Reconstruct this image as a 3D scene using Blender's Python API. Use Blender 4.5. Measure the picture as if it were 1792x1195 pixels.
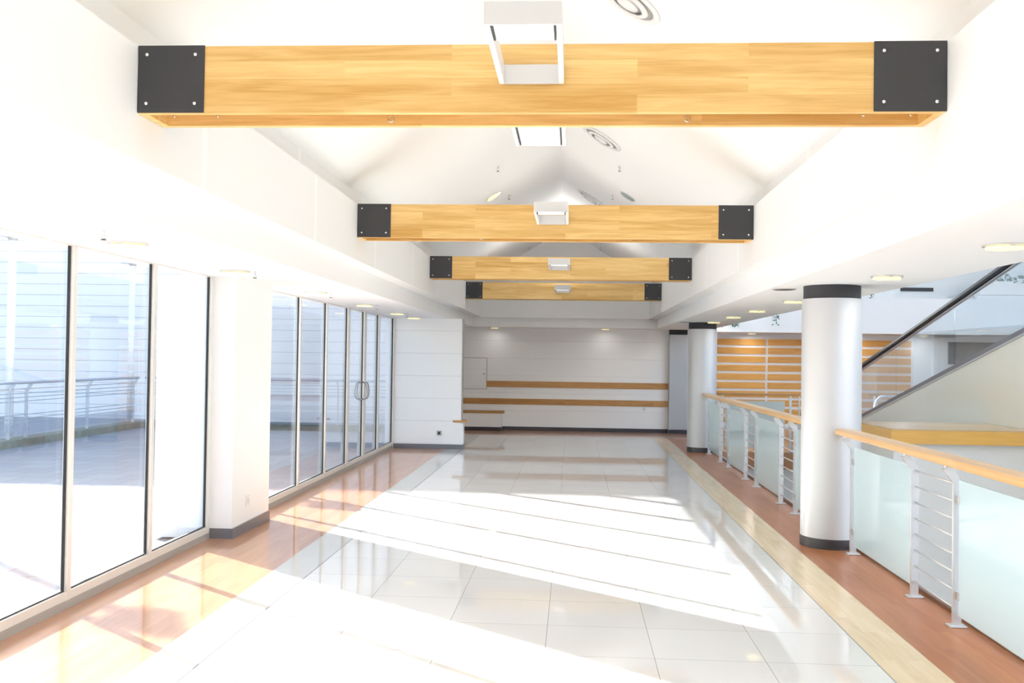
import bpy, bmesh, math, random
from mathutils import Vector, Matrix
random.seed(7)
for o in list(bpy.data.objects): bpy.data.objects.remove(o)
sc = bpy.context.scene
COL = sc.collection
PI = math.pi

# ---------------------------------------------------------------- camera, sky, sun, exposure
YAW, PITCH, ROLL, FPX, EYE = 0.0630, 0.0172, 0.0141, 1700.0, 1.65
fw = Vector((-math.sin(YAW)*math.cos(PITCH), math.cos(YAW)*math.cos(PITCH), math.sin(PITCH)))
rt = Vector((math.cos(YAW), math.sin(YAW), 0)); up = rt.cross(fw)
r2 = math.cos(ROLL)*rt + math.sin(ROLL)*up
u2 = -math.sin(ROLL)*rt + math.cos(ROLL)*up
cd = bpy.data.cameras.new('camera'); cam = bpy.data.objects.new('camera', cd); COL.objects.link(cam)
cam.matrix_world = Matrix(((r2.x, u2.x, -fw.x, 0), (r2.y, u2.y, -fw.y, 0), (r2.z, u2.z, -fw.z, EYE), (0, 0, 0, 1)))
cd.sensor_fit = 'HORIZONTAL'; cd.sensor_width = 36; cd.lens = 36*FPX/1792; cd.clip_end = 200; cd.clip_start = .05
sc.camera = cam

SUN_AZ, SUN_EL = math.radians(39.5), math.radians(21.3)
sdir = Vector((math.cos(SUN_AZ)*math.cos(SUN_EL), -math.sin(SUN_AZ)*math.cos(SUN_EL), -math.sin(SUN_EL)))
w = bpy.data.worlds.new('sky'); sc.world = w; w.use_nodes = True
wn = w.node_tree.nodes; wn.clear()
wo = wn.new('ShaderNodeOutputWorld'); bg = wn.new('ShaderNodeBackground'); sk = wn.new('ShaderNodeTexSky')
sk.sky_type = 'NISHITA'; sk.sun_disc = False; sk.sun_elevation = SUN_EL; sk.sun_rotation = math.radians(-50)
sk.air_density = 1.0; sk.dust_density = 1.5
bg.inputs['Strength'].default_value = 0.27
w.node_tree.links.new(sk.outputs[0], bg.inputs[0]); w.node_tree.links.new(bg.outputs[0], wo.inputs[0])
sl = bpy.data.lights.new('sun', 'SUN'); sl.energy = 9.4; sl.angle = math.radians(.6); sl.color = (1, .985, .962)
so = bpy.data.objects.new('sun', sl); COL.objects.link(so); so.rotation_euler = sdir.to_track_quat('-Z', 'Y').to_euler(); so.location = (-30, 30, 30)
sc.view_settings.view_transform = 'Standard'; sc.view_settings.look = 'None'; sc.view_settings.gamma = 1
sc.view_settings.use_curve_mapping = False
sc.view_settings.exposure = 1.38
sc.cycles.max_bounces = 14; sc.cycles.diffuse_bounces = 7; sc.cycles.glossy_bounces = 5; sc.cycles.transparent_max_bounces = 24

# ---------------------------------------------------------------- materials
def mat(name):
    m = bpy.data.materials.new(name); m.use_nodes = True
    nt = m.node_tree; b = nt.nodes['Principled BSDF']
    return m, nt, b
def plain(name, col, rough=.5, metal=0, spec=.5, noise=0.0, nscale=3, emit=None, est=0):
    m, nt, b = mat(name)
    b.inputs['Roughness'].default_value = rough; b.inputs['Metallic'].default_value = metal
    b.inputs['Specular IOR Level'].default_value = spec
    if emit:
        b.inputs['Emission Color'].default_value = (*emit, 1); b.inputs['Emission Strength'].default_value = est
    tc = nt.nodes.new('ShaderNodeTexCoord'); n = nt.nodes.new('ShaderNodeTexNoise'); n.inputs['Scale'].default_value = nscale
    mx = nt.nodes.new('ShaderNodeMix'); mx.data_type = 'RGBA'
    mx.inputs[6].default_value = (*[c*(1-noise) for c in col], 1); mx.inputs[7].default_value = (*[min(1, c*(1+noise)) for c in col], 1)
    nt.links.new(tc.outputs['Object'], n.inputs['Vector']); nt.links.new(n.outputs['Fac'], mx.inputs[0])
    nt.links.new(mx.outputs[2], b.inputs['Base Color'])
    return m
def math_node(nt, op, a, b=None):
    n = nt.nodes.new('ShaderNodeMath'); n.operation = op
    for i, v in enumerate((a, b)):
        if v is None: continue
        if isinstance(v, (int, float)): n.inputs[i].default_value = v
        else: nt.links.new(v, n.inputs[i])
    return n.outputs[0]
def mixcol(nt, fac, a, b, mode='MIX'):
    n = nt.nodes.new('ShaderNodeMix'); n.data_type = 'RGBA'; n.blend_type = mode
    for i, v in ((0, fac), (6, a), (7, b)):
        if isinstance(v, (int, float)): n.inputs[i].default_value = v
        elif isinstance(v, tuple): n.inputs[i].default_value = (*v, 1)
        else: nt.links.new(v, n.inputs[i])
    return n.outputs[2]
def wood(name, light, dark, along='x', across='z', bw=1.2, bh=.08, rough=.35, seam=0.0, grain=1.0, spec=.4, vary=.5, detail=4, fine_grain=.55):
    m, nt, b = mat(name)
    b.inputs['Roughness'].default_value = rough; b.inputs['Specular IOR Level'].default_value = spec
    tc = nt.nodes.new('ShaderNodeTexCoord'); sp = nt.nodes.new('ShaderNodeSeparateXYZ'); nt.links.new(tc.outputs['Object'], sp.inputs[0])
    oi = nt.nodes.new('ShaderNodeObjectInfo')
    ax = {'x': 0, 'y': 1, 'z': 2}
    third = [k for k in 'xyz' if k not in (along, across)][0]
    rnd = math_node(nt, 'MULTIPLY', oi.outputs['Random'], 13.7)
    u = math_node(nt, 'ADD', sp.outputs[ax[along]], rnd)
    v = sp.outputs[ax[across]]
    cb = nt.nodes.new('ShaderNodeCombineXYZ'); nt.links.new(u, cb.inputs[0]); nt.links.new(v, cb.inputs[1])
    br = nt.nodes.new('ShaderNodeTexBrick'); br.offset = .37; br.offset_frequency = 2; br.squash = 1
    br.inputs['Scale'].default_value = 1; br.inputs['Brick Width'].default_value = bw; br.inputs['Row Height'].default_value = bh
    br.inputs['Mortar Size'].default_value = seam; br.inputs['Mortar Smooth'].default_value = 0
    br.inputs['Color1'].default_value = (0, 0, 0, 1); br.inputs['Color2'].default_value = (1, 1, 1, 1); br.inputs['Mortar'].default_value = (.3, .3, .3, 1)
    nt.links.new(cb.outputs[0], br.inputs['Vector'])
    # grain, stretched along the board, shifted from board to board
    cg = nt.nodes.new('ShaderNodeCombineXYZ')
    nt.links.new(math_node(nt, 'MULTIPLY', u, 1.3), cg.inputs[0])
    nt.links.new(math_node(nt, 'MULTIPLY', v, 17.0), cg.inputs[1])
    nt.links.new(math_node(nt, 'ADD', math_node(nt, 'MULTIPLY', br.outputs['Color'], 7.0), math_node(nt, 'MULTIPLY', sp.outputs[ax[third]], 9.0)), cg.inputs[2])
    n1 = nt.nodes.new('ShaderNodeTexNoise'); n1.inputs['Scale'].default_value = 1.0; n1.inputs['Detail'].default_value = detail; n1.inputs['Distortion'].default_value = 1.1
    nt.links.new(cg.outputs[0], n1.inputs['Vector'])
    rp = nt.nodes.new('ShaderNodeMapRange'); rp.inputs[1].default_value = .3; rp.inputs[2].default_value = .7
    nt.links.new(n1.outputs['Fac'], rp.inputs[0])
    cf = nt.nodes.new('ShaderNodeCombineXYZ')
    nt.links.new(math_node(nt, 'MULTIPLY', u, 5.0), cf.inputs[0]); nt.links.new(math_node(nt, 'MULTIPLY', v, 130.0), cf.inputs[1])
    nt.links.new(math_node(nt, 'MULTIPLY', br.outputs['Color'], 11.0), cf.inputs[2])
    n2 = nt.nodes.new('ShaderNodeTexNoise'); n2.inputs['Scale'].default_value = 1.0; n2.inputs['Detail'].default_value = 2; nt.links.new(cf.outputs[0], n2.inputs['Vector'])
    fine = math_node(nt, 'MULTIPLY', math_node(nt, 'SUBTRACT', n2.outputs['Fac'], .5), fine_grain*grain)
    f = math_node(nt, 'ADD', math_node(nt, 'ADD', math_node(nt, 'MULTIPLY', rp.outputs[0], .55*grain), math_node(nt, 'MULTIPLY', br.outputs['Color'], vary)), fine)
    c = mixcol(nt, f, dark, light)
    nt.links.new(c, b.inputs['Base Color'])
    return m
def grooved(name, col, pitch, off, groove=.012, dark=.75, rough=.5, spec=.4):
    """painted panels with fine level joints every `pitch` metres"""
    m, nt, b = mat(name)
    b.inputs['Roughness'].default_value = rough; b.inputs['Specular IOR Level'].default_value = spec
    tc = nt.nodes.new('ShaderNodeTexCoord'); sp = nt.nodes.new('ShaderNodeSeparateXYZ'); nt.links.new(tc.outputs['Object'], sp.inputs[0])
    fr = math_node(nt, 'FRACT', math_node(nt, 'DIVIDE', math_node(nt, 'SUBTRACT', sp.outputs[2], off), pitch))
    g = math_node(nt, 'LESS_THAN', fr, groove/pitch)
    nt.links.new(mixcol(nt, g, col, tuple(c*dark for c in col)), b.inputs['Base Color'])
    bp = nt.nodes.new('ShaderNodeBump'); bp.inputs['Distance'].default_value = .004
    nt.links.new(math_node(nt, 'SUBTRACT', 1.0, g), bp.inputs['Height']); nt.links.new(bp.outputs[0], b.inputs['Normal'])
    return m
def panelled(name, col, pitch, off, width, light):
    m, nt, b = mat(name); b.inputs['Roughness'].default_value = .6; b.inputs['Specular IOR Level'].default_value = .3
    tc = nt.nodes.new('ShaderNodeTexCoord'); sp = nt.nodes.new('ShaderNodeSeparateXYZ'); nt.links.new(tc.outputs['Object'], sp.inputs[0])
    fr = math_node(nt, 'FRACT', math_node(nt, 'DIVIDE', math_node(nt, 'SUBTRACT', sp.outputs[1], off), pitch))
    nt.links.new(mixcol(nt, math_node(nt, 'LESS_THAN', fr, width/pitch), col, light), b.inputs['Base Color'])
    return m
def tiles(name, c1, c2, size, ox, oy, joint, mortar, rough, spec=.5, vari=.5, offset=0.0, w=None):
    m, nt, b = mat(name)
    b.inputs['Roughness'].default_value = rough; b.inputs['Specular IOR Level'].default_value = spec
    tc = nt.nodes.new('ShaderNodeTexCoord'); mp = nt.nodes.new('ShaderNodeMapping'); mp.inputs['Location'].default_value = (-ox, -oy, 0)
    nt.links.new(tc.outputs['Object'], mp.inputs[0])
    br = nt.nodes.new('ShaderNodeTexBrick'); br.offset = offset; br.squash = 1
    br.inputs['Scale'].default_value = 1; br.inputs['Brick Width'].default_value = w or size; br.inputs['Row Height'].default_value = size
    br.inputs['Mortar Size'].default_value = joint; br.inputs['Mortar Smooth'].default_value = 0
    br.inputs['Color1'].default_value = (*c1, 1); br.inputs['Color2'].default_value = (*c2, 1); br.inputs['Mortar'].default_value = (*mortar, 1)
    nt.links.new(mp.outputs[0], br.inputs[0])
    n = nt.nodes.new('ShaderNodeTexNoise'); n.inputs['Scale'].default_value = 2.2; n.inputs['Detail'].default_value = 5
    mp2 = nt.nodes.new('ShaderNodeMapping'); mp2.inputs['Scale'].default_value = (1, 3, 1); nt.links.new(tc.outputs['Object'], mp2.inputs[0]); nt.links.new(mp2.outputs[0], n.inputs['Vector'])
    c = mixcol(nt, math_node(nt, 'MULTIPLY', n.outputs['Fac'], vari), br.outputs['Color'], (.45, .45, .45), 'SOFT_LIGHT')
    nt.links.new(c, b.inputs['Base Color'])
    return m
def clear_glass(name, tint=(.99, .985, .98), base=.035, strength=.9):
    m = bpy.data.materials.new(name); m.use_nodes = True; nt = m.node_tree; nt.nodes.clear()
    o = nt.nodes.new('ShaderNodeOutputMaterial'); t = nt.nodes.new('ShaderNodeBsdfTransparent'); g = nt.nodes.new('ShaderNodeBsdfGlossy'); mx = nt.nodes.new('ShaderNodeMixShader')
    t.inputs[0].default_value = (*tint, 1); g.inputs['Roughness'].default_value = 0.0; g.inputs[0].default_value = (.95, .97, 1, 1)
    lw = nt.nodes.new('ShaderNodeLayerWeight'); lw.inputs[0].default_value = .5
    p = math_node(nt, 'POWER', lw.outputs['Facing'], 4.0)
    f = math_node(nt, 'ADD', math_node(nt, 'MULTIPLY', p, strength), base)
    nt.links.new(f, mx.inputs[0]); nt.links.new(t.outputs[0], mx.inputs[1]); nt.links.new(g.outputs[0], mx.inputs[2]); nt.links.new(mx.outputs[0], o.inputs[0])
    return m
def frosted_glass(name):
    m = bpy.data.materials.new(name); m.use_nodes = True; nt = m.node_tree; nt.nodes.clear()
    o = nt.nodes.new('ShaderNodeOutputMaterial')
    d = nt.nodes.new('ShaderNodeBsdfDiffuse'); d.inputs[0].default_value = (.80, .89, .90, 1)
    tl = nt.nodes.new('ShaderNodeBsdfTranslucent'); tl.inputs[0].default_value = (.84, .93, .94, 1)
    tr = nt.nodes.new('ShaderNodeBsdfRefraction'); tr.inputs[0].default_value = (.86, .95, .95, 1); tr.inputs['IOR'].default_value = 1.02; tr.inputs['Roughness'].default_value = .16
    g = nt.nodes.new('ShaderNodeBsdfGlossy'); g.inputs['Roughness'].default_value = .05
    m1 = nt.nodes.new('ShaderNodeMixShader'); m1.inputs[0].default_value = .45
    m2 = nt.nodes.new('ShaderNodeMixShader'); m2.inputs[0].default_value = .42
    m3 = nt.nodes.new('ShaderNodeMixShader')
    nt.links.new(d.outputs[0], m1.inputs[1]); nt.links.new(tl.outputs[0], m1.inputs[2])
    nt.links.new(m1.outputs[0], m2.inputs[1]); nt.links.new(tr.outputs[0], m2.inputs[2])
    lw = nt.nodes.new('ShaderNodeLayerWeight'); lw.inputs[0].default_value = .5
    f = math_node(nt, 'ADD', math_node(nt, 'MULTIPLY', math_node(nt, 'POWER', lw.outputs['Facing'], 5.0), .7), .07)
    nt.links.new(f, m3.inputs[0]); nt.links.new(m2.outputs[0], m3.inputs[1]); nt.links.new(g.outputs[0], m3.inputs[2]); nt.links.new(m3.outputs[0], o.inputs[0])
    return m
def wire_mesh(name, col, pitch, wire):
    m = bpy.data.materials.new(name); m.use_nodes = True; nt = m.node_tree; nt.nodes.clear()
    o = nt.nodes.new('ShaderNodeOutputMaterial'); t = nt.nodes.new('ShaderNodeBsdfTransparent'); d = nt.nodes.new('ShaderNodeBsdfDiffuse'); d.inputs[0].default_value = (*col, 1)
    tc = nt.nodes.new('ShaderNodeTexCoord'); sp = nt.nodes.new('ShaderNodeSeparateXYZ'); nt.links.new(tc.outputs['Object'], sp.inputs[0])
    h = math_node(nt, 'ADD', sp.outputs[0], sp.outputs[1])
    a = math_node(nt, 'LESS_THAN', math_node(nt, 'FRACT', math_node(nt, 'DIVIDE', math_node(nt, 'ADD', h, sp.outputs[2]), pitch)), wire)
    c = math_node(nt, 'LESS_THAN', math_node(nt, 'FRACT', math_node(nt, 'DIVIDE', math_node(nt, 'SUBTRACT', h, sp.outputs[2]), pitch)), wire)
    mx = nt.nodes.new('ShaderNodeMixShader'); nt.links.new(math_node(nt, 'MAXIMUM', a, c), mx.inputs[0])
    nt.links.new(t.outputs[0], mx.inputs[1]); nt.links.new(d.outputs[0], mx.inputs[2]); nt.links.new(mx.outputs[0], o.inputs[0])
    return m

M = {}
M['wall'] = plain('white_paint', (.88, .885, .88), .6, spec=.3, noise=.012, nscale=.6)
M['wall_joint'] = panelled('white_plaster_panels', (.865, .87, .86), 2.34, .55, .07, (.92, .925, .915))
M['wall_end'] = grooved('white_wall_panels', (.90, .905, .90), .40, .05, .007, .92, .55)
M['partition'] = grooved('white_lacquer_panels', (.92, .925, .93), .405, .095, .009, .88, .35)
M['ceiling'] = plain('ceiling_paint', (.895, .90, .89), .7, spec=.2, noise=.01, nscale=.5)
M['tile'] = tiles('polished_tiles', (.76, .76, .74), (.73, .73, .71), .609, 1.69, 5.443, 0.0016, (.26, .26, .26), .035, .8, .35)
M['beige'] = wood('maple_floor', (.84, .70, .47), (.70, .54, .33), 'y', 'x', .9, .075, .15, seam=0, detail=1.0, fine_grain=0, grain=.9, spec=.28)
M['redwood'] = wood('cherry_floor', (.57, .30, .165), (.44, .205, .10), 'y', 'x', 1.0, .09, .28, seam=0, detail=1.0, fine_grain=0, grain=.8, spec=.35)
M['redwood'].node_tree.nodes['Principled BSDF'].inputs['Coat Weight'].default_value = .6
M['redwood'].node_tree.nodes['Principled BSDF'].inputs['Coat Roughness'].default_value = .04
M['redwood_right'] = wood('cherry_floor_satin', (.52, .215, .09), (.38, .135, .05), 'y', 'x', 1.0, .09, .28, seam=0, detail=1.0, fine_grain=0, grain=.9, spec=.2)
M['pale_strip'] = plain('pale_stone_strip', (.58, .58, .54), .1, noise=.04, nscale=5)
M['oak'] = wood('oak_glulam', (.90, .64, .27), (.60, .33, .08), 'x', 'z', 1.35, .081, .42, grain=1.05, vary=.5)
M['oak_y'] = wood('oak_handrail', (.86, .58, .28), (.66, .39, .16), 'y', 'x', 1.6, .06, .3, grain=.8)
M['oak_dark'] = wood('oak_rail', (.64, .36, .14), (.40, .19, .06), 'x', 'z', 2.0, .2, .4, grain=.9)
M['oak_slat'] = wood('oak_slat', (.80, .43, .10), (.58, .28, .05), 'x', 'z', 3.0, .5, .4, grain=.9)
M['oak_counter'] = wood('oak_counter', (.95, .57, .16), (.78, .43, .10), 'x', 'z', 2.4, .3, .3, grain=.8)
M['oak_counter_top'] = wood('oak_counter_top', (.80, .60, .38), (.66, .46, .26), 'x', 'y', 2.4, .3, .2, grain=.6)
M['oak_edge'] = plain('dark_cherry_edge', (.16, .075, .045), .3)
M['plate'] = plain('anthracite_steel', (.046, .046, .050), .55, spec=.4, noise=.06, nscale=4)
M['steel'] = plain('brushed_steel', (.70, .71, .72), .28, 1, noise=.03, nscale=20)
M['throat'] = plain('shaded_metal', (.42, .42, .41), .5)
M['dark_steel'] = plain('dark_polished_steel', (.36, .36, .37), .2, 1)
M['chrome'] = plain('chrome', (.82, .82, .82), .10, 1)
M['alu'] = plain('satin_aluminium', (.80, .79, .75), .45, .25, noise=.02, nscale=9)
M['alu_grey'] = plain('grey_anodised_aluminium', (.46, .455, .44), .42, .35, noise=.03, nscale=9)
M['rail_paint'] = plain('silver_paint', (.66, .67, .68), .36, .55, noise=.02, nscale=8)
M['column'] = plain('silver_column_paint', (.64, .65, .67), .48, .4, noise=.015, nscale=2)
M['dark'] = plain('dark_plinth', (.05, .047, .055), .3, noise=.05)
M['plinth'] = plain('grey_plinth', (.17, .17, .19), .35, noise=.05)
M['gasket'] = plain('black_gasket', (.02, .022, .025), .5)
M['rubber'] = plain('black_handrail', (.018, .018, .022), .25)
M['lamp_white'] = plain('white_lamp_housing', (.80, .80, .80), .4)
M['lamp_grey'] = plain('pale_grey_lamp_housing', (.66, .66, .65), .45)
M['diffuser'] = plain('opal_diffuser', (.88, .88, .88), .4, emit=(1, .99, .97), est=.35)
M['warm'] = plain('warm_lamp_glass', (.85, .82, .66), .25, emit=(1, .80, .28), est=.34)
M['cool_glass'] = plain('green_lamp_glass', (.30, .38, .36), .12)
M['glass'] = clear_glass('clear_glass')
M['glass_blue'] = clear_glass('blue_clear_glass', (.90, .95, .97), .05, .8)
M['frost'] = frosted_glass('frosted_glass')
M['terrace'] = tiles('terrace_pavers', (.36, .37, .38), (.31, .32, .34), .5, 0, 0, .006, (.20, .21, .21), .75, .2, .8, .5)
M['clad'] = grooved('white_cladding', (.83, .81, .81), .277, .05, .014, .62, .5)
M['outpaint'] = plain('pale_blue_grey_paint', (.50, .54, .60), .5, .2)
M['mesh'] = wire_mesh('wire_mesh', (.42, .46, .55), .05, .22)
M['moss'] = plain('mossy_concrete', (.20, .21, .17), .9, noise=.45, nscale=6)
M['lampmast'] = plain('white_mast_paint', (.88, .88, .88), .4)
M['panel_beige'] = plain('beige_gloss_panel', (.76, .75, .66), .14, .1, spec=.6, noise=.01)
M['gallery'] = plain('gallery_paint', (.79, .82, .84), .5, noise=.01)
M['grille'] = grooved('dark_grille', (.16, .15, .14), .035, 0, .012, .4, .5)
M['leaf'] = plain('leaf_green', (.03, .16, .11), .45, noise=.5, nscale=20)
M['lowfloor'] = plain('lower_hall_floor', (.55, .54, .52), .2, noise=.04)
M['grey_wall'] = plain('pale_grey_paint', (.88, .875, .865), .6, noise=.01)
M['pillar'] = plain('grey_pillar_paint', (.46, .48, .50), .5, .1, noise=.02)
M['black'] = plain('black_void', (.02, .02, .02), .6)
M['socket'] = plain('socket_grey', (.30, .33, .32), .4)

# ---------------------------------------------------------------- mesh helpers
class MB:
    def __init__(self): self.v = []; self.f = []; self.s = []
    def add(self, vs, fs, smooth=False):
        n = len(self.v); self.v += [tuple(p) for p in vs]
        for q in fs: self.f.append([i+n for i in q]); self.s.append(smooth)
        return self
    def box(self, x0, x1, y0, y1, z0, z1):
        v = [(x, y, z) for z in (z0, z1) for y in (y0, y1) for x in (x0, x1)]
        return self.add(v, [(0, 2, 3, 1), (4, 5, 7, 6), (0, 1, 5, 4), (2, 6, 7, 3), (0, 4, 6, 2), (1, 3, 7, 5)])
    def bevel_box(self, x0, x1, y0, y1, z0, z1, b=.004):
        bm = bmesh.new(); bmesh.ops.create_cube(bm, size=1)
        for v in bm.verts: v.co = Vector(((x0+x1)/2+v.co.x*(x1-x0), (y0+y1)/2+v.co.y*(y1-y0), (z0+z1)/2+v.co.z*(z1-z0)))
        bmesh.ops.bevel(bm, geom=bm.edges[:], offset=b, segments=2, affect='EDGES', profile=.5)
        bm.verts.index_update()
        vs = [v.co.copy() for v in bm.verts]; fs = [[v.index for v in f.verts] for f in bm.faces]; bm.free()
        return self.add(vs, fs)
    def prism(self, poly, a0, a1, axis='y'):
        """poly: 2-D outline; axis the extrusion axis; 2-D coords are the other two in xyz order"""
        def P(p, a): return (p[0], a, p[1]) if axis == 'y' else (a, p[0], p[1]) if axis == 'x' else (p[0], p[1], a)
        n = len(poly); vs = [P(p, a0) for p in poly]+[P(p, a1) for p in poly]
        fs = [list(range(n)), list(range(2*n-1, n-1, -1))]+[[i, i+n, (i+1) % n+n, (i+1) % n] for i in range(n)]
        return self.add(vs, fs)
    def lathe(self, prof, cx=0, cy=0, n=32, smooth=True):
        vs = []; fs = []
        for r, z in prof:
            for k in range(n): a = 2*PI*k/n; vs.append((cx+r*math.cos(a), cy+r*math.sin(a), z))
        for j in range(len(prof)-1):
            for k in range(n): fs.append([j*n+k, j*n+(k+1) % n, (j+1)*n+(k+1) % n, (j+1)*n+k])
        if prof[0][0] > 0: fs.append(list(range(n))[::-1])
        if prof[-1][0] > 0: fs.append([(len(prof)-1)*n+k for k in range(n)])
        return self.add(vs, fs, smooth)
    def ring(self, prof, cx=0, cy=0, n=32, smooth=False):
        """closed profile swept round z"""
        vs = []; fs = []; m = len(prof)
        for r, z in prof:
            for k in range(n): a = 2*PI*k/n; vs.append((cx+r*math.cos(a), cy+r*math.sin(a), z))
        for j in range(m):
            for k in range(n): fs.append([j*n+k, j*n+(k+1) % n, ((j+1) % m)*n+(k+1) % n, ((j+1) % m)*n+k])
        return self.add(vs, fs, smooth)
    def tube(self, pts, r, n=10, closed=False):
        pts = [Vector(p) for p in pts]; vs = []; fs = []; m = len(pts); ref = None
        for i, p in enumerate(pts):
            if closed: t = pts[(i+1) % m]-pts[i-1]
            else: t = pts[min(i+1, m-1)]-pts[max(i-1, 0)]
            t.normalize()
            if ref is None: ref = t.orthogonal().normalized()
            ref = (ref-t*ref.dot(t)).normalized(); b = t.cross(ref)
            rr = r[i] if isinstance(r, (list, tuple)) else r
            for k in range(n): a = 2*PI*k/n; vs.append(p+ref*math.cos(a)*rr+b*math.sin(a)*rr)
        for i in range(m if closed else m-1):
            for k in range(n): fs.append([i*n+k, i*n+(k+1) % n, ((i+1) % m)*n+(k+1) % n, ((i+1) % m)*n+k])
        if not closed: fs += [list(range(n))[::-1], [(m-1)*n+k for k in range(n)]]
        return self.add(vs, fs, True)
    def sweep(self, sec, pts, ups):
        """sec: closed 2-D section (side, up) carried along pts; sharp"""
        pts = [Vector(p) for p in pts]; m = len(pts); n = len(sec); vs = []; fs = []
        for i, p in enumerate(pts):
            t = (pts[min(i+1, m-1)]-pts[max(i-1, 0)]).normalized(); u = Vector(ups)
            s = t.cross(u).normalized(); u = s.cross(t)
            for a, b in sec: vs.append(p+s*a+u*b)
        for i in range(m-1):
            for k in range(n): fs.append([i*n+k, i*n+(k+1) % n, (i+1)*n+(k+1) % n, (i+1)*n+k])
        fs += [list(range(n))[::-1], [(m-1)*n+k for k in range(n)]]
        return self.add(vs, fs)
    def xf(self, mtx): self.v = [tuple(mtx @ Vector(p)) for p in self.v]; return self
    def build(self, name, m, parent=None, loc=None):
        me = bpy.data.meshes.new(name); me.from_pydata(self.v, [], self.f); me.update()
        bm = bmesh.new(); bm.from_mesh(me); bmesh.ops.recalc_face_normals(bm, faces=bm.faces[:]); bm.to_mesh(me); bm.free()
        for p, s in zip(me.polygons, self.s): p.use_smooth = s
        me.materials.append(m)
        o = bpy.data.objects.new(name, me); COL.objects.link(o)
        if parent: o.parent = parent
        if loc: o.location = loc
        return o
def smooth_by_angle(o, deg=40):
    for p in o.data.polygons: p.use_smooth = True
    bm = bmesh.new(); bm.from_mesh(o.data)
    for e in bm.edges:
        if len(e.link_faces) == 2 and e.calc_face_angle() > math.radians(deg): e.smooth = False
    bm.to_mesh(o.data); bm.free(); return o
def struct(name, mb, m, parent=None):
    o = mb.build(name, m, parent)
    if not parent: o['kind'] = 'structure'
    return o
def tag(o, label, cat, group=None):
    o['label'] = label; o['category'] = cat
    if group: o['group'] = group
    return o
def thing(name, label, cat, loc=(0, 0, 0), group=None, rz=0):
    o = bpy.data.objects.new(name, None); COL.objects.link(o); o.location = loc; o.rotation_euler = (0, 0, rz); o.empty_display_size = .1
    return tag(o, label, cat, group)
def dup(root, loc, label, group=None, rot=None):
    r = root.copy(); COL.objects.link(r); r.location = loc; r['label'] = label
    if rot is not None: r.rotation_euler = rot
    if group: r['group'] = group
    for ch in list(root.children):
        c = ch.copy(); COL.objects.link(c); c.parent = r
        for g in list(ch.children):
            d = g.copy(); COL.objects.link(d); d.parent = c
    return r
ORD = ['first', 'second', 'third', 'fourth', 'fifth', 'sixth', 'seventh', 'eighth', 'ninth']

# ---------------------------------------------------------------- dimensions
XS, XM = -3.225, -3.24            # curb line, glass line
ZS = 2.345                        # soffit
XL, XR, ZT, ZB = -2.061, 1.651, 3.093, 2.776   # upper walls and beam top / bottom
RX, RZ = -.21, 4.53               # ridge
YF, YE = 21.6, 22.3               # fascia and wall at the far end
Y0 = -6.0                         # wall behind the camera
XV = 2.56                         # edge of the void
BEAMS = [4.43, 9.09, 13.77, 18.44]

# ---------------------------------------------------------------- floors
struct('floor', MB().box(-1.967, 1.69, Y0, 20.68, -.3, 0), M['tile'])
struct('floor_maple_border', MB().box(1.69, 2.0, Y0, 20.68, -.3, 0), M['beige'])
struct('floor_cherry_border', MB().box(2.0, XV, Y0, 20.68, -.3, 0), M['redwood_right'])
struct('floor_pale_border', MB().box(-2.27, -1.967, Y0, 20.68, -.3, 0), M['pale_strip'])
struct('floor_window_border', MB().box(-3.42, -2.27, Y0, 20.68, -.3, 0), M['redwood'])
struct('floor_end_border', MB().box(-3.42, XV, 20.68, 22.6, -.3, 0), M['redwood'])
struct('floor_far_landing', MB().box(XV, 13, 18.0, 25.2, -.3, 0), M['redwood'])
struct('floor_lower_hall', MB().box(XV, 13, Y0, 25.2, -3.4, -3.2), M['lowfloor'])
struct('wall_below_floor_edge', MB().box(XV-.2, XV, Y0, 18.0, -3.2, -.3), M['grey_wall'])
struct('wall_below_landing', MB().box(XV, 13, 18.1, 18.3, -3.2, -.3), M['grey_wall'])
struct('trim_floor_edge', MB().box(XV-.035, XV, Y0, 17.95, 0, .028), M['oak_edge'])
struct('trim_floor_joint', MB().box(1.6875, 1.6925, Y0, 20.68, -.01, .0008).box(-1.969, -1.965, Y0, 20.68, -.01, .0008), M['plinth'])
struct('terrace_ground', MB().box(-60, -3.42, -30, 40, -.4, -.02), M['terrace'])

# ---------------------------------------------------------------- walls, soffits, pitched ceiling
struct('wall_left_upper', MB().prism([(XL, 2.56), (XL, ZT), (-2.2, ZT), (-2.2, 3.30), (-2.2, 3.5), (-2.5, 3.5), (-2.5, 2.56)], Y0, YF), M['wall_joint'])
struct('ceiling_left_soffit', MB().prism([(-3.42, ZS), (-2.235, ZS), (-2.235, 2.56), (-2.5, 2.56), (-2.5, 3.5), (-3.42, 3.5)], Y0, YE+.3), M['wall'])
struct('wall_right_upper', MB().prism([(XR, 2.55), (XR, ZT), (1.79, ZT), (1.79, 3.30), (1.79, 3.5), (2.1, 3.5), (2.1, 2.55)], Y0, YF), M['wall_joint'])
struct('ceiling_right_soffit', MB().prism([(1.85, ZS), (3.0, ZS), (3.0, 6.5), (2.8, 6.5), (2.8, 3.5), (2.1, 3.5), (2.1, 2.55), (1.85, 2.55)], Y0, YE+.3), M['wall'])  # unseen upper wall above the soffit is added to keep sun off the atrium
struct('ceiling', MB().prism([(-2.2, 3.30), (RX, RZ), (1.79, 3.30), (1.79, 3.5), (RX, RZ+.2), (-2.2, 3.5)], Y0, YE+.3), M['ceiling'])
struct('wall_end_upper', MB().prism([(-2.6, 2.55), (2.4, 2.55), (2.4, 3.45), (RX, 4.75), (-2.6, 3.45)], 21.45, 21.58), M['wall'])
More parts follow.
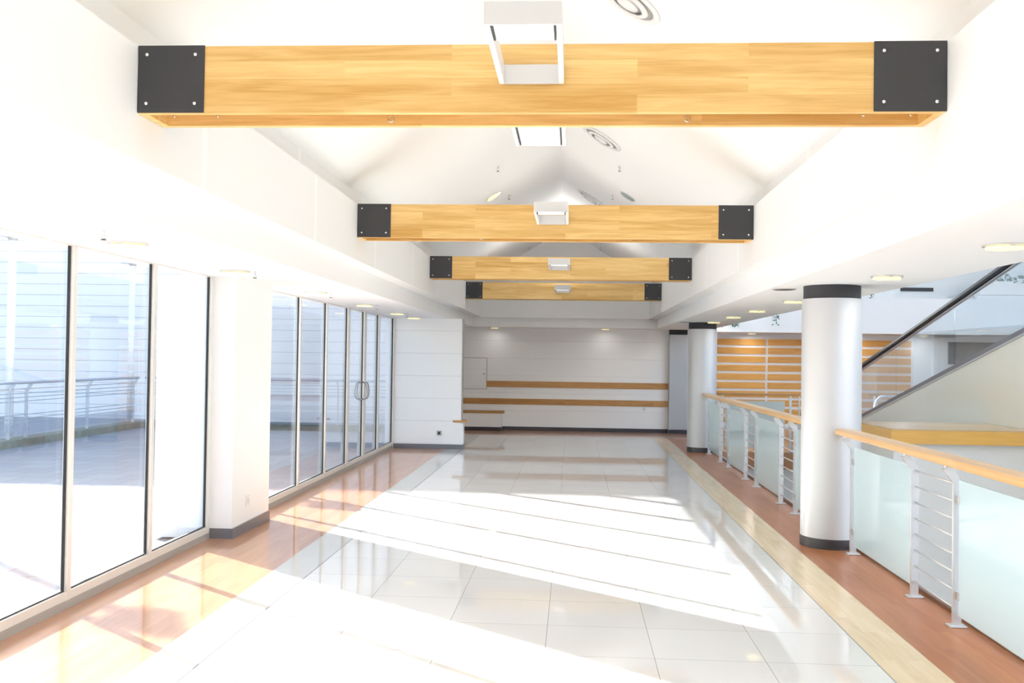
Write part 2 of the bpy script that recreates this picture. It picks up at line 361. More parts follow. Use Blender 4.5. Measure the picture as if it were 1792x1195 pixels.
struct('ceiling_end_soffit', MB().box(-2.235, 1.85, YF-.02, YE+.3, ZS, 2.56), M['wall'])
struct('wall_end', MB().box(-3.42, 2.62, YE, YE+.3, 0, ZS), M['wall_end'])
struct('wall_back', MB().box(-3.42, 2.6, Y0-.2, Y0, 0, 4.8), M['wall'])
struct('wall_left_recess', MB().box(-3.42, -3.22, 17.62, YE, 0, ZS), M['wall'])
struct('wall_left_rear', MB().box(-3.42, -3.24, Y0, .75, 0, ZS), M['wall'])
struct('baseboard_end', MB().box(-1.62, 2.17, YE-.018, YE, 0, .085), M['dark'])

# partition that closes the window run
struct('wall_partition', MB().box(-3.24, -2.0, 17.40, 17.62, .085, ZS), M['partition'])
struct('baseboard_partition', MB().box(-3.22, -1.955, 17.385, 17.64, 0, .085), M['plinth'])
struct('trim_partition_edge', MB().box(-2.0, -1.985, 17.42, 17.60, .5, ZS), M['alu_grey'])
struct('wall_partition_base', MB().box(-2.0, -1.96, 17.40, 17.62, .085, .48), M['partition'])
for i in range(5):
    z = .095+.405*(i+1)
    struct('trim_partition_clip', MB().box(-1.99, -1.972, 17.405, 17.43, z-.008, z+.008), M['alu_grey'])

# wall pier between the two window runs
pier = struct('wall_left_pier', MB().box(-3.75, -3.03, 8.55, 9.60, 0, ZS), M['wall'])
struct('baseboard_left_pier', MB().box(-3.235, -3.015, 8.538, 9.60, 0, .09), M['plinth'])
struct('trim_window_curb', MB().box(-3.42, XS, .75, 8.53, 0, .055).box(-3.42, XS, 9.6, 17.38, 0, .055), M['alu_grey'])

# ---------------------------------------------------------------- windows (frame = the window, glass = its child)
def window(idx, y0, y1, name='window_%d', door=False):
    """bay from y0 to y1; the y1 jamb carries the mullion"""
    zb, zt = .055, ZS
    mw = .024
    mb = MB()
    mb.box(XM-.032, XM+.016, y1-mw, y1+mw, zb, zt)                  # mullion
    mb.box(XM-.05, XM+.012, y0+mw, y1-mw, zb, zb+.055)             # bottom rail
    mb.box(XM-.032, XM+.012, y0+mw, y1-mw, zt-.010, zt)              # head rail
    if door:
        mb.box(XM-.045, XM+.02, y0+mw, y0+mw+.05, zb+.055, zt-.010)
        mb.box(XM-.045, XM+.02, y1-mw-.05, y1-mw, zb+.055, zt-.010)
    o = struct(name % idx, mb, M['alu'])
    e = .05 if door else 0
    MB().box(XM-.030, XM-.022, y0+mw+e, y1-mw-e, zb+.055, zt-.010).build('glass_pane', M['glass'], o)
    g = MB()
    for yy in (y0+mw+e, y1-mw-e-.012): g.box(XM-.021, XM-.006, yy, yy+.012, zb+.055, zt-.010)
    g.box(XM-.021, XM-.006, y0+mw+e, y1-mw-e, zb+.055, zb+.064)
    g.build('gasket', M['gasket'], o)
    return o
def pull_handle(parent, y):
    """arched pull bar on each side of the leaf"""
    for s in (1, -1):
        base = XM-.026
        p = []
        for k in range(21):
            t = k/20
            z = .98+.27*t; bow = math.sin(PI*t)**.28 if 0 < t < 1 else 0
            p.append((base+s*(.02+.075*bow), y, z))
        o = MB().tube(p, .011, 10).tube([(base, y, .98), p[0]], .016, 10).tube([(base, y, 1.25), p[-1]], .016, 10).build('handle', M['dark_steel'], parent)
ys1 = [.80, 1.30, 2.50, 3.70, 4.90, 6.10, 7.31, 8.50]
ys2 = [9.62, 10.13, 11.34, 12.58, 13.79, 14.92, 16.05, 17.37]
n = 1
for a, b in zip(ys1[:-1], ys1[1:]): window(n, a, b); n += 1
d = 1
for a, b in zip(ys2[:-1], ys2[1:]):
    if a in (13.79, 14.92):
        o = window(d, a, b, 'door_%d', True); pull_handle(o, b-.075 if d == 1 else a+.075); d += 1
    else:
        window(n, a, b); n += 1

# ---------------------------------------------------------------- timber beams
bolt_mb = lambda x, z, y: MB().lathe([(.0085, 0), (.0085, .004), (.005, .006)], n=12).xf(Matrix.Translation((x, y, z)) @ Matrix.Rotation(PI/2, 4, 'X'))
def make_beam(y, label):
    t = thing('timber_beam', label, 'beam', (0, y, ZB), 'timber beams spanning the hall')
    h = ZT-ZB; x0, x1 = XL+.003, XR-.003
    MB().bevel_box(x0, x1, 0, .035, 0, h, .003).build('front_board', M['oak'], t)
    MB().bevel_box(x0, x1, .25, .285, 0, h, .003).build('back_board', M['oak'], t)
    MB().box(x0+.04, x1-.04, .035, .25, h-.05, h-.01).build('top_board', M['oak'], t)
    for a, b in ((x0, x0+.04), (x1-.04, x1)): MB().box(a, b, .035, .25, .001, h-.002).build('end_board', M['oak'], t)
    for a, b in ((x0-.001, x0+.318), (x1-.318, x1+.001)):
        for yy in (-.006, .285):
            p = MB().bevel_box(a, b, yy, yy+.006, .002, h+.002, .0015).build('steel_plate', M['plate'], t)
            for dx in (.043, .275):
                for dz in (.045, .275):
                    if yy < 0: bolt_mb(a+dx, dz, -.006).build('bolt', M['chrome'], p)
    for x in (x0+.07, x0+.29, x1-.29, x1-.07):
        bolt_mb(x, .05, .249).build('bolt', M['chrome'], t)
    for x in (-.90, .53):
        pts = [(x+.014*math.cos(a), .235, .030+.014*math.sin(a)) for a in [PI*.6+2*PI*.85*k/14 for k in range(15)]]
        MB().tube(pts, .003, 6).tube([(x, .249, .044), (x, .235, .044)], .003, 6).build('hook', M['chrome'], t)
    return t
beam_labels = ['long honey-coloured timber beam with dark square end plates, nearest the camera',
               'second timber beam from the camera, spanning the hall below the sloped ceiling',
               'third timber beam from the camera with dark steel end plates',
               'farthest and smallest timber beam, in shade before the end wall']
for y, lb in zip(BEAMS, beam_labels): make_beam(y, lb)

def lamp_light(parent, power, size, loc, up=False, col=(1, .98, .96)):
    l = bpy.data.lights.new('lamp_glow', 'AREA'); l.shape = 'DISK'; l.energy = power; l.size = size; l.color = col
    o = bpy.data.objects.new('lamp_glow', l); COL.objects.link(o); o.parent = parent; o.location = loc
    if up: o.rotation_euler = (PI, 0, 0)
    return o
# ---------------------------------------------------------------- luminaires on both faces of each beam
def make_luminaire(y, sgn, length, trough, label, down, upw):
    t = thing('beam_luminaire', label, 'lamp', (-.205, y, 2.905), 'box luminaires on the beams')
    hw, h = .1475, .087
    Y = lambda a: sgn*a
    def bx(mb, x0, x1, a, b, z0, z1): return mb.box(x0, x1, min(Y(a), Y(b)), max(Y(a), Y(b)), z0, z1)
    bx(MB(), -hw, hw, length-.014, length, 0, h).build('end_panel', M['lamp_grey'], t)
    bx(MB(), -hw+.001, hw-.001, .001, .014, 0, h).build('mounting_panel', M['lamp_grey'], t)
    for s in (-1, 1):
        a, b = (-hw, -hw+.022) if s < 0 else (hw-.022, hw)
        bx(MB(), a, b, .014, length-.014, 0, h).build('side_rail', M['lamp_white'], t)
    bx(MB(), -hw+.034, hw-.034, length-.014-trough, length-.016, .006, .03).build('diffuser', M['diffuser'], t)
    bx(MB(), -hw+.022, hw-.022, length-.014-trough, length-.016, .055, h-.002).build('reflector', M['lamp_white'], t)
    for s in (-1, 1):
        x = s*(hw-.028)
        bx(MB(), x-.004, x+.004, length-.02-trough*.95, length-.02, .004, .05).build('bracket', M['gasket'], t)
    if down: lamp_light(t, down, .2, (0, Y(length-.02-trough/2), -.02), col=(1, .985, .97))
    lamp_light(t, upw, .2, (0, Y(length-.02-trough/2), h+.01), True, (1, .985, .97))
    return t
for i, y in enumerate(BEAMS):
    make_luminaire(y-.0075, -1, .80, .19, 'white box luminaire on the front face of the %s timber beam' % ['nearest', 'second', 'third', 'farthest'][i], 0, [.3, .3, 1.3, 9][i])
    if i < 2: make_luminaire(y+.2925, 1, 1.0, .50, 'white box luminaire behind the %s timber beam, glowing underneath' % ['nearest', 'second'][i], 0, [.25, .3][i])

# ---------------------------------------------------------------- downlights and sprinklers
def make_downlight(loc, label, group, r=.125, power=0):
    t = thing('ceiling_downlight', label, 'lamp', loc, group)
    MB().ring([(r, 0), (r, -.010), (r-.022, -.014), (r-.022, 0)], n=32).build('trim_ring', M['steel'], t)
    MB().lathe([(r-.023, -.001), (r-.023, -.004)], n=24).build('reflector', M['chrome'], t)
    MB().ring([(r-.018, -.016), (r-.018, -.026), (.045, -.026), (.045, -.016)], n=32).build('glass_ring', M['warm'], t)
    for k in range(3):
        a = 2*PI*k/3+.5; x, y = (r-.03)*math.cos(a), (r-.03)*math.sin(a)
        MB().box(x-.012, x+.012, y-.012, y+.012, -.020, -.004).build('clip', M['steel'], t)
    MB().lathe([(.03, -.004), (.034, -.02), (.0, -.03)], n=16).build('bulb', M['warm'], t)
    if power: lamp_light(t, power, .18, (0, 0, -.05))
    return t
yl = [5.97, 7.92, 10.48, 12.95, 15.40, 17.0]
proto = None
for i, y in enumerate(yl):
    lb = 'round downlight in the soffit over the window wall, %s from the camera' % ORD[i]
    if proto is None: proto = make_downlight((-2.82, y, ZS), lb, 'downlights over the windows')
    else: dup(proto, (-2.82, y, ZS), lb, 'downlights over the windows')
for i, y in enumerate([5.76, 7.88, 11.14, 13.33, 15.28, 17.4, 19.9]):
    dup(proto, (2.48, y, ZS), 'round downlight in the soffit over the glass railing, %s from the camera' % ORD[i], 'downlights over the railing')
pe = make_downlight((-1.78, 21.95, ZS), 'small round downlight at the end wall above the white cabinet door', 'downlights at the end wall', .10, .4)
dup(pe, (.72, 21.95, ZS), 'small round downlight at the end wall, close to the grey pillar', 'downlights at the end wall')

def make_sprinkler(loc, label, group, rot=(0, 0, 0)):
    t = thing('sprinkler_head', label, 'sprinkler', loc, group); t.rotation_euler = rot
    MB().lathe([(.022, 0), (.022, -.004), (.008, -.006)], n=16).build('rosette', M['chrome'], t)
    MB().tube([(0, 0, -.004), (0, 0, -.03)], .007, 8).tube([(0, 0, -.028), (-.013, 0, -.036), (-.013, 0, -.045), (0, 0, -.056)], .003, 6).tube([(0, 0, -.028), (.013, 0, -.036), (.013, 0, -.045), (0, 0, -.056)], .003, 6).build('frame', M['steel'], t)
    MB().lathe([(.016, -.056), (.018, -.059)], n=12).build('deflector', M['plate'], t)
    return t
sp0 = make_sprinkler((-2.66, 5.33, ZS), 'small sprinkler head in the window soffit, first from the camera', 'soffit sprinklers')
for i, y in enumerate([7.95, 10.5, 13.0, 15.45]):
    dup(sp0, (-2.66, y, ZS), 'small sprinkler head in the window soffit, %s from the camera' % ORD[i+1], 'soffit sprinklers')
tilt = math.atan(.617)
def slope_z(x): return RZ-.617*abs(x-RX)
for i, y in enumerate([12.16, 14.3, 20.9]):
    dup(sp0, (-.975, y, slope_z(-.975)), 'tiny dark sprinkler on the window-side ceiling slope, %s from the camera' % ORD[i], 'ceiling slope sprinklers')
    dup(sp0, (.55, y, slope_z(.55)), 'tiny dark sprinkler on the railing-side ceiling slope, %s from the camera' % ORD[i], 'ceiling slope sprinklers')

# ceiling air diffusers on the right slope and round lights on both slopes
def make_diffuser(loc, label):
    t = thing('air_diffuser', label, 'vent', loc, 'round air diffusers on the ceiling slope'); t.rotation_euler = (0, tilt, 0)
    MB().ring([(.26, 0), (.255, -.012), (.225, -.020), (.205, -.006), (.205, 0)], n=40, smooth=True).build('rim', M['lamp_white'], t)
    MB().ring([(.17, -.008), (.165, -.022), (.125, -.030), (.125, -.016)], n=40, smooth=True).build('inner_ring', M['lamp_white'], t)
    MB().lathe([(.21, -.001), (.21, -.003)], n=32).build('throat', M['throat'], t)
    MB().lathe([(.085, -.004), (.09, -.026), (.05, -.034), (0, -.036)], n=32).build('core', M['lamp_white'], t)
    return t
df = make_diffuser((.36, 6.85, slope_z(.36)-.001), 'large round air diffuser at the top edge above the nearest beam')
dup(df, (.30, 11.27, slope_z(.30)-.001), 'round air diffuser on the ceiling slope just below the nearest beam')
dup(df, (.26, 15.68, slope_z(.26)-.001), 'round air diffuser partly hidden above the second beam')
dup(df, (.40, 20.2, slope_z(.40)-.001), 'dark round air diffuser seen between second and third beam')
def make_slope_light(loc, rot, m, label):
    t = thing('slope_downlight', label, 'lamp', loc, 'round lights on the ceiling slopes'); t.rotation_euler = rot
    MB().ring([(.12, 0), (.12, -.012), (.10, -.014), (.10, 0)], n=32).build('trim_ring', M['steel'], t)
    MB().lathe([(.0, -.020), (.104, -.020), (.104, -.004)], n=32, smooth=False).build('lens', m, t)
    return t
make_slope_light((-1.16, 13.68, slope_z(-1.16)), (0, -tilt, 0), M['warm'], 'glowing yellow round light on the ceiling slope toward the windows')
make_slope_light((.735, 13.68, slope_z(.735)), (0, tilt, 0), M['cool_glass'], 'unlit greenish round light on the ceiling slope toward the railing')
# flat loudspeakers in the right soffit
def speaker(loc, label):
    t = thing('ceiling_speaker', label, 'speaker', loc, 'flat dark speakers in the soffit')
    MB().ring([(.11, 0), (.11, -.006), (.095, -.008), (.095, 0)], n=32).build('rim', M['alu_grey'], t)
    MB().lathe([(.096, -.001), (.096, -.005)], n=32).build('grille', M['plate'], t)
    return t
s0 = speaker((2.0, 9.4, ZS), 'flat dark round speaker in the soffit beside the near silver column')
dup(s0, (2.0, 17.6, ZS), 'flat dark round speaker in the soffit beside the far silver column')

# ---------------------------------------------------------------- columns
def make_column(x, y, label):
    t = thing('round_column', label, 'column', (x, y, 0), 'round silver columns')
    MB().lathe([(.262, .09), (.262, 2.225)], n=64).build('shaft', M['column'], t)
    MB().lathe([(.266, 0), (.266, .086), (.262, .09)], n=64).build('base_ring', M['dark'], t)
    MB().lathe([(.250, 2.225), (.250, ZS)], n=64).build('top_ring', M['plate'], t)
    for c in t.children: smooth_by_angle(c)
    return t
c0 = make_column(2.345, 9.0, 'large silver round column in front of the slatted wall, dark base and top')
dup(c0, (2.352, 17.9, 0), 'smaller silver round column far down the hall beside the grey pillar')
t = thing('square_pillar', 'flat grey square pillar at the end of the wooden wall strips', 'column', (2.375, 22.31, 0))
MB().bevel_box(-.205, .205, -.18, .18, .085, 2.235, .01).build('shaft', M['pillar'], t)
MB().box(-.21, .21, -.185, .185, 0, .085).build('base_ring', M['dark'], t)
MB().box(-.20, .20, -.175, .175, 2.235, ZS).build('top_ring', M['gasket'], t)

# ---------------------------------------------------------------- glass railing along the void
XP = 2.43
def post_mesh():
    """flat bar with a neck that leans over to the room under the handrail"""
    pts = [(0, 0), (0, .90), (-.085, .995)]
    hw = .026
    # outline in x-z, extruded in y
    poly = [(-hw, .012), (hw, .012), (hw, .915), (-.048, 1.018), (-.095, .985), (-hw, .905)]
    return MB().prism(poly, -.0125, .0125, 'y')
def make_railing(label, y0, y1, posts, gaps, panels):
    t = thing('glass_railing', label, 'railing', (XP, 0, 0), 'glass railings along the void')
    # handrail
    sec = [(-.080, -.010), (-.072, -.024), (-.055, -.029), (.055, -.029), (.072, -.024), (.080, -.010), (.080, .012), (.070, .024), (.060, .027), (-.060, .027), (-.070, .024), (-.080, .012)]
    hr = MB(); pts = [(-.045, y0+(y1-y0)*k/8, 1.045) for k in range(9)]
    hr.sweep(sec, pts, (0, 0, 1))
    o = hr.build('handrail', M['oak_y'], t); smooth_by_angle(o, 25)
    # rounded ends
    for yy, s in ((y0, -1), (y1, 1)):
        cap = MB()
        cap.sweep(sec, [(-.045, yy, 1.045), (-.045, yy+s*.012, 1.045)], (0, 0, 1)); 
        e = cap.build('end_cap', M['oak_y'], o); smooth_by_angle(e, 35)
    for py in posts:
        p = post_mesh().build('post', M['rail_paint'], t, (0, py, 0))
        MB().bevel_box(-.055, .055, -.04, .04, 0, .012, .003).build('foot_plate', M['rail_paint'], p)
        MB().tube([(-.072, 0, .99), (-.072, 0, 1.025)], .009, 8).build('rail_bracket', M['steel'], p)
        for side in (-1, 1):
            if any((side > 0 and abs(a-py) < .02) or (side < 0 and abs(b-py) < .02) for a, b in panels):
                for z in (.20, .80):
                    yb = (.0125, .058) if side > 0 else (-.058, -.0125)
                    MB().bevel_box(-.012, .014, yb[0], yb[1], z-.025, z+.025, .003).build('glass_clamp', M['steel'], p)
    for a, b in panels:
        MB().bevel_box(-.005, .005, a+.04, b-.04, .075, .925, .002).build('glass_panel', M['frost'], t)
    for a, b in gaps:
        for k in range(8):
            z = .11+k*.112
            MB().tube([(0, a+.012, z), (0, b-.012, z)], .0065, 8).build('bar', M['rail_paint'], t)
    return t
pn = [1.77, 2.53, 4.04, 4.80, 6.31, 7.07, 8.58]
make_railing('glass railing with wooden handrail in front of the near silver column', 1.7, 8.70,
             pn, [(1.77, 2.53), (4.04, 4.80), (6.31, 7.07)], [(2.53, 4.04), (4.80, 6.31), (7.07, 8.58)])
pf = [10.75, 11.50, 13.0, 13.80, 15.30, 16.10, 17.45]
make_railing('glass railing with wooden handrail between the two silver columns', 9.29, 17.56,
             pf, [(10.75, 11.50), (13.0, 13.80), (15.30, 16.10)], [(9.32, 10.75), (11.50, 13.0), (13.80, 15.30), (16.10, 17.45)])

# far railing across the void, seen between the columns
t = thing('landing_railing', 'dark-topped railing on the far landing before the slatted wall', 'railing', (0, 18.08, 0))
MB().bevel_box(2.64, 4.15, -.04, .04, 1.03, 1.075, .01).build('handrail', M['oak_dark'], t)
for x in (3.98, 2.75): 
    p = MB().box(x-.022, x+.022, -.012, .012, .012, 1.03).build('post', M['rail_paint'], t)
    MB().box(x-.05, x+.05, -.04, .04, 0, .012).build('foot_plate', M['rail_paint'], p)
MB().box(2.80, 3.88, -.005, .005, .08, .93).build('glass_panel', M['frost'], t)
for k in range(8): MB().tube([(3.98, 0, .11+k*.112), (4.14, 0, .11+k*.112)], .0065, 8).build('bar', M['rail_paint'], t)
MB().box(4.13, 4.15, -.012, .012, .012, 1.03).build('end_post', M['rail_paint'], t)
t = thing('landing_railing', 'short dark handrail on the far landing beside the moving walkway', 'railing', (1.0, 22.6, -.12))
MB().bevel_box(5.75, 6.5, -.04, .04, 1.03, 1.075, .01).build('handrail', M['oak_dark'], t)
for x in (5.85, 6.4): MB().box(x-.022, x+.022, -.012, .012, .12, 1.03).build('post', M['rail_paint'], t)

# ---------------------------------------------------------------- moving walkway rising toward the camera
XW, SLOPE = 5.3, .2155
zt_ = lambda y: .69+(18.25-y)*SLOPE            # dark trim line
t = thing('moving_walkway', 'sloping moving walkway with glass side and black handrail, behind the wooden counter', 'escalator', (XW, 14, 0))
def R(y): return y-14
ya, yb = 22.9, 8.0
side = MB().prism([(R(ya), -3.2), (R(yb), -3.2), (R(yb), zt_(yb)-.05), (R(18.3), zt_(18.3)-.05), (R(ya), zt_(ya)-.05)], -.0, .04, 'x')
side.build('side_panel', M['panel_beige'], t)
MB().prism([(R(ya), zt_(ya)-.075), (R(yb), zt_(yb)-.075), (R(yb), zt_(yb)-.05), (R(ya), zt_(ya)-.05)], -.012, .06, 'x').build('lower_trim', M['steel'], t)
MB().prism([(R(ya), zt_(ya)-.05), (R(yb), zt_(yb)-.05), (R(yb), zt_(yb)+.015), (R(ya), zt_(ya)+.015)], -.005, .06, 'x').build('skirt_trim', M['plinth'], t)
edges = [22.5, 19.2, 16.4, 13.95, 11.2, 8.05]
for a, b in zip(edges[:-1], edges[1:]):
    MB().prism([(R(a)-.004, zt_(a)+.015), (R(b)+.004, zt_(b)+.015), (R(b)+.004, zt_(b)+.87), (R(a)-.004, zt_(a)+.87)], .018, .028, 'x').build('glass_panel', M['glass_blue'], t)
hp = [(.023, R(y), zt_(y)+.905) for y in (8.0, 12, 16, 20, 22.55)]
ze = zt_(22.55)
curl = [(.023, R(22.55+.35*math.sin(a)), ze+.905-.35*(1-math.cos(a))) for a in [PI*.12*k for k in range(1, 8)]]
sec = [(-.042, -.035), (.042, -.035), (.055, -.01), (.05, .03), (.03, .045), (-.03, .045), (-.05, .03), (-.055, -.01)]
MB().sweep(sec, hp+curl, (0.001, 0, 1)).build('handrail', M['rubber'], t)
MB().tube([(.023, p[1], p[2]-.055) for p in hp], .022, 8).build('handrail_profile', M['steel'], t)
MB().prism([(R(ya), zt_(ya)-.2), (R(yb), zt_(yb)-.2), (R(yb), zt_(yb)-.12), (R(ya), zt_(ya)-.12)], .06, 1.2, 'x').build('tread_belt', M['plinth'], t)

MB().tube([(.93, R(20.5), .60), (.935, R(20.5), .76), (.97, R(20.5), .88), (1.04, R(20.5), .95), (1.15, R(20.5), .97), (1.36, R(20.5), .97)], .034, 10).build('handrail_end', M['outpaint'], t)
# ---------------------------------------------------------------- wooden counter below the walkway
t = thing('wooden_counter', 'oak counter top with deep front edge standing in the void behind the near railing', 'counter', (3.68, 11.5, 0))
MB().bevel_box(0, 1.60, 0, 1.35, .88, .90, .003).build('top', M['oak_counter_top'], t)
MB().box(0, 1.60, .003, .04, .725, .88).build('front_board', M['oak_counter'], t)
MB().box(0, .035, .04, 1.35, .725, .88).build('side_board', M['oak_counter'], t)
MB().box(.06, 1.60, .09, 1.35, -3.2, .725).build('base', M['grey_wall'], t)
struct('wall_counter_side', MB().box(5.36, 8.5, 11.55, 11.75, -3.2, .4), M['grey_wall'])

# ---------------------------------------------------------------- atrium back wall with slats, gallery, grille
struct('wall_atrium_back', MB().box(2.62, 13, 25.0, 25.2, -3.2, 6.5), M['gallery'])
struct('wall_atrium_right', MB().box(13, 13.2, Y0, 25.2, -3.4, 6.5), M['wall'])
struct('wall_atrium_front', MB().box(2.6, 13, Y0-.2, Y0, -3.4, 6.5), M['wall'])
struct('wall_hall_return', MB().box(2.62, 3.0, 22.35, 25.0, 0, ZS), M['gallery'])
struct('ceiling_gallery_slab', MB().box(3.0, 13, 23.42, 25.0, 2.36, 2.5), M['gallery'])
struct('atrium_sky_blocker', MB().box(3.0, 6.0, Y0, 25.0, 6.5, 6.7).box(6.0, 13.2, 18.0, 25.0, 6.5, 6.7), M['wall'])  # unseen roof added to cut down the sky light reaching gallery and column
t = thing('slat_panel', 'wall of level oak slats with white gaps beyond the void', 'wall panel', (3.62, 24.985, 0))
MB().box(-.02, 4.86, -.004, .012, 0, 2.24).build('backing', M['lamp_white'], t)
for c, (a, b) in enumerate(((0, 1.245), (1.305, 3.07), (3.13, 4.84))):
    for k in range(10):
        z1 = 2.222-.2195*k
        MB().box(a, b, -.03, -.004, z1-.157, z1).build('slat', M['oak_slat'], t)
t = thing('gallery_parapet', 'pale blue gallery front crossing above the slatted wall', 'parapet', (3.0, 23.3, ZS))
MB().box(0, 6.5, 0, .1, 0, .82).build('front', M['gallery'], t)
MB().box(6.5, 10, .3, .4, .156, .95).build('recessed_front', M['gallery'], t)
MB().box(0, 6.5, 0, .1, .82, .84).build('coping', M['lamp_white'], t)
gl = [(4.45, 'small downlight under the gallery above the slats, beside the far silver column'), (7.0, 'small downlight under the gallery above the slats, right of the near silver column'), (8.62, 'small downlight under the gallery at the end of the slats')]
pg = make_downlight((gl[0][0], 24.55, 2.36), gl[0][1], 'downlights under the gallery', .11, 1.7)
for x, lb in gl[1:]: dup(pg, (x, 24.55, 2.36), lb)
t = thing('ventilation_slot', 'narrow black ventilation slot high on the gallery wall', 'vent', (8.6, 24.99, 3.52))
MB().box(-.40, .40, -.03, 0, -.045, .045).build('frame', M['gasket'], t)
for k in range(2): MB().box(-.38, .38, -.036, -.028, -.03+.035*k, -.012+.035*k).build('blade', M['plate'], t)
t = thing('ventilation_grille', 'large dark grille in a pale frame behind the walkway glass', 'vent', (10.0, 24.99, 1.62))
MB().box(-.66, .66, -.02, 0, 0, .62).build('frame', M['lamp_white'], t)
MB().box(-.63, .63, -.03, -.015, .03, .59).build('grille', M['grille'], t)
t = thing('gallery_planter', 'grey planter box with greenery on the upper gallery', 'planter', (9.6, 23.66, 3.315))
MB().box(0, 2.4, 0, .35, 0, .32).build('box', M['grey_wall'], t)
def leaves(mb, n, sx, sy, sz, size, hang=False):
    for _ in range(n):
        c = Vector((random.uniform(-sx, sx), random.uniform(-sy, sy), random.uniform(-sz, 0 if hang else sz)))
        d = Vector((random.uniform(-1, 1), random.uniform(-1, 1), random.uniform(-1, .4))).normalized(); s = d.orthogonal().normalized()
        q = d.cross(s)
        L = size*random.uniform(.7, 1.2)
        mb.add([c, c+d*L*.45+s*L*.28+q*L*.05, c+d*L, c+d*L*.45-s*L*.28+q*L*.05], [(0, 1, 2), (0, 2, 3)])
    return mb
leaves(MB(), 160, 1.0, .15, .12, .14).xf(Matrix.Translation((1.25, .17, .36))).build('foliage', M['leaf'], t)
def trailing(loc, n, sx, sz, label):
    t = thing('trailing_plant', label, 'plant', loc, 'plants trailing from the gallery')
    leaves(MB(), n, sx, .02, sz, .06, True).build('foliage', M['leaf'], t)
    MB().tube([(0, .1101, .06), (0, .05, .07), (.01, -.01, 0), (0, -.01, -sz*.8)], .005, 6).tube([(.03, 0, .04), (.05, -.01, -sz*.5)], .004, 6).build('stem', M['leaf'], t)
trailing((3.80, 23.19, 2.62), 46, .075, .15, 'dark green tuft trailing from the gallery near the far silver column')
trailing((4.76, 23.19, 2.78), 26, .06, .26, 'thin pale trailing plant hanging down the gallery front')
trailing((3.42, 23.19, 2.55), 14, .10, .08, 'few small leaves on the gallery front beside the far silver column')
trailing((6.95, 23.19, 3.27), 10, .05, .10, 'few small leaves on the gallery front beside the near column top')

# ---------------------------------------------------------------- end wall fittings
tag(MB().bevel_box(-1.98, 2.165, YE-.022, YE, .985, 1.125, .003).build('wall_rail', M['oak_dark']), 'upper oak strip on the end wall, starting at the cabinet door', 'wall strip', 'oak strips on the end wall')
tag(MB().bevel_box(-2.95, 2.165, YE-.022, YE, .59, .725, .003).build('wall_rail', M['oak_dark']), 'lower and longer oak strip on the end wall', 'wall strip', 'oak strips on the end wall')
t = thing('bench_box', 'white bench box with thin oak top at the foot of the end wall', 'bench', (-2.4, 22.0, 0))
MB().box(-.80, .80, 0, .28, .085, .395).build('body', M['wall'], t)
MB().bevel_box(-.80, .85, -.03, .28, .395, .445, .008).build('top', M['oak_dark'], t)
MB().box(-.80, .805, -.01, .28, 0, .085).build('plinth', M['dark'], t)
t = thing('cabinet_door', 'flush white cabinet door with a small lock on the end wall', 'cabinet', (-2.4, YE-.001, .94))
MB().box(-.3, .415, -.012, 0, 0, .70).build('panel', M['wall_end'], t)
MB().box(-.3, .43, -.006, 0, -.012, 0).box(-.3, .43, -.006, 0, .70, .712).box(.415, .43, -.006, 0, 0, .70).build('frame', M['alu_grey'], t)
MB().lathe([(.013, 0), (.013, .008)], n=16).xf(Matrix.Translation((.36, -.012, .34)) @ Matrix.Rotation(PI/2, 4, 'X')).build('lock', M['dark'], t)
t = thing('wood_ledge', 'small rounded oak ledge wrapped round the end of the white partition', 'shelf', (-1.98, 17.5, .485))
pts = [(-.16, -.13), (-.02, -.135), (.055, -.12), (.085, -.06), (.085, .06), (.055, .13), (-.02, .145), (-.16, .14)]
MB().prism(pts, 0, .035, 'z').build('top', M['oak_dark'], t)
def socket(loc, ax, label, m):
    t = thing('wall_socket', label, 'socket', loc)
    if ax == 'y':
        MB().bevel_box(-.042, .042, -.010, 0, -.042, .042, .003).build('cover', M['alu_grey'] if m else M['lamp_white'], t)
        MB().box(-.022, .022, -.013, -.009, -.022, .022).build('insert', M['gasket'] if m else M['lamp_grey'], t)
    else:
        MB().bevel_box(0, .010, -.042, .042, -.05, .05, .003).build('cover', M['lamp_white'], t)
        MB().box(.009, .012, -.02, .02, -.02, .02).build('insert', M['lamp_grey'], t)
socket((-2.39, 17.40, .285), 'y', 'grey square socket low on the white partition', True)
socket((-3.03, 8.95, .28), 'x', 'white socket low on the pier between the windows', False)
socket((1.63, YE, .53), 'y', 'white socket on the end wall below the lower oak strip', False)

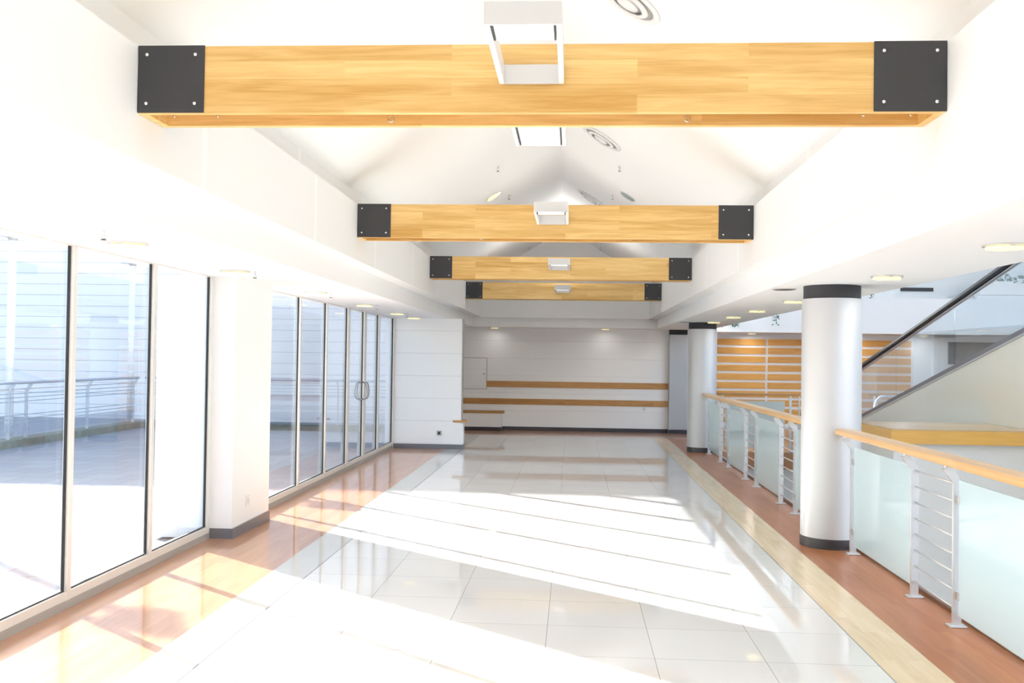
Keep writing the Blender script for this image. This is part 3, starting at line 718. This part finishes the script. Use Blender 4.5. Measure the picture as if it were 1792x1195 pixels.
# ---------------------------------------------------------------- outdoors: cladding, terrace railing, masts
struct('exterior_wall', MB().box(-45, -3.6, 24.0, 24.6, -1, 7.5), M['clad'])
struct('curb_terrace_side', MB().box(-10.0, -9.62, -2, 21.5, -.02, .11), M['moss'])
struct('curb_terrace_end', MB().box(-9.62, -3.45, 21.15, 21.5, -.02, .11), M['moss'])
def terrace_rail(label, a, b, posts, axis):
    """a..b along axis at the origin of the thing"""
    t = thing('terrace_railing', label, 'railing', (-9.8, 0, 0) if axis == 'y' else (0, 21.32, 0), 'railings round the terrace')
    def P(s, off, z): return (off, s, z) if axis == 'y' else (s, -off, z)
    MB().tube([P(a, .10, 1.10), P(b, .10, 1.10)], .028, 10).build('top_rail', M['outpaint'], t)
    for z in (.98, .90, .83, .76, .52, .45, .38):
        MB().tube([P(a, 0, z), P(b, 0, z)], .008, 6).build('bar', M['outpaint'], t)
    for s in posts:
        pm = MB()
        pm.sweep([(-.03, -.008), (.03, -.008), (.03, .008), (-.03, .008)], [P(s, 0, .11), P(s, 0, .94), P(s, .09, 1.08)], (1, 0, 0) if axis == 'x' else (0, 1, 0))
        pm.build('post', M['outpaint'], t)
    if axis == 'y': MB().box(-.004, .004, a, b, .18, .36).build('mesh_panel', M['mesh'], t)
    else: MB().box(a, b, -.004, .004, .18, .36).build('mesh_panel', M['mesh'], t)
    return t
terrace_rail('pale terrace railing running away along the outer edge', 6.0, 21.2, [6.4, 8.8, 11.6, 14.0, 16.35, 16.9, 19.1, 21.15], 'y')
terrace_rail('pale terrace railing across the end of the terrace', -9.55, -3.7, [-9.4, -7.4, -5.2], 'x')
def mast(loc, label):
    t = thing('lamp_mast', label, 'street lamp', loc, 'white lamp masts on the terrace')
    MB().lathe([(.07, 0), (.065, 3.50)], n=20).build('mast', M['lampmast'], t)
    MB().lathe([(.27, 3.555), (.27, 3.575), (.20, 3.62), (.08, 3.78), (.05, 3.80)], n=32).build('lamp_shade', M['lampmast'], t)
    MB().lathe([(.065, 3.50), (.10, 3.556)], n=20).build('collar', M['alu_grey'], t)
    return t
m0 = mast((-9.95, 16.62, .11), 'tall white lamp mast with disc top beyond the nearest pane')
dup(m0, (-9.95, 21.33, .11), 'tall white lamp mast at the corner of the terrace railing')
dup(m0, (-9.95, 11.9, .11), 'white lamp mast out of sight whose shadow falls near the window pier')
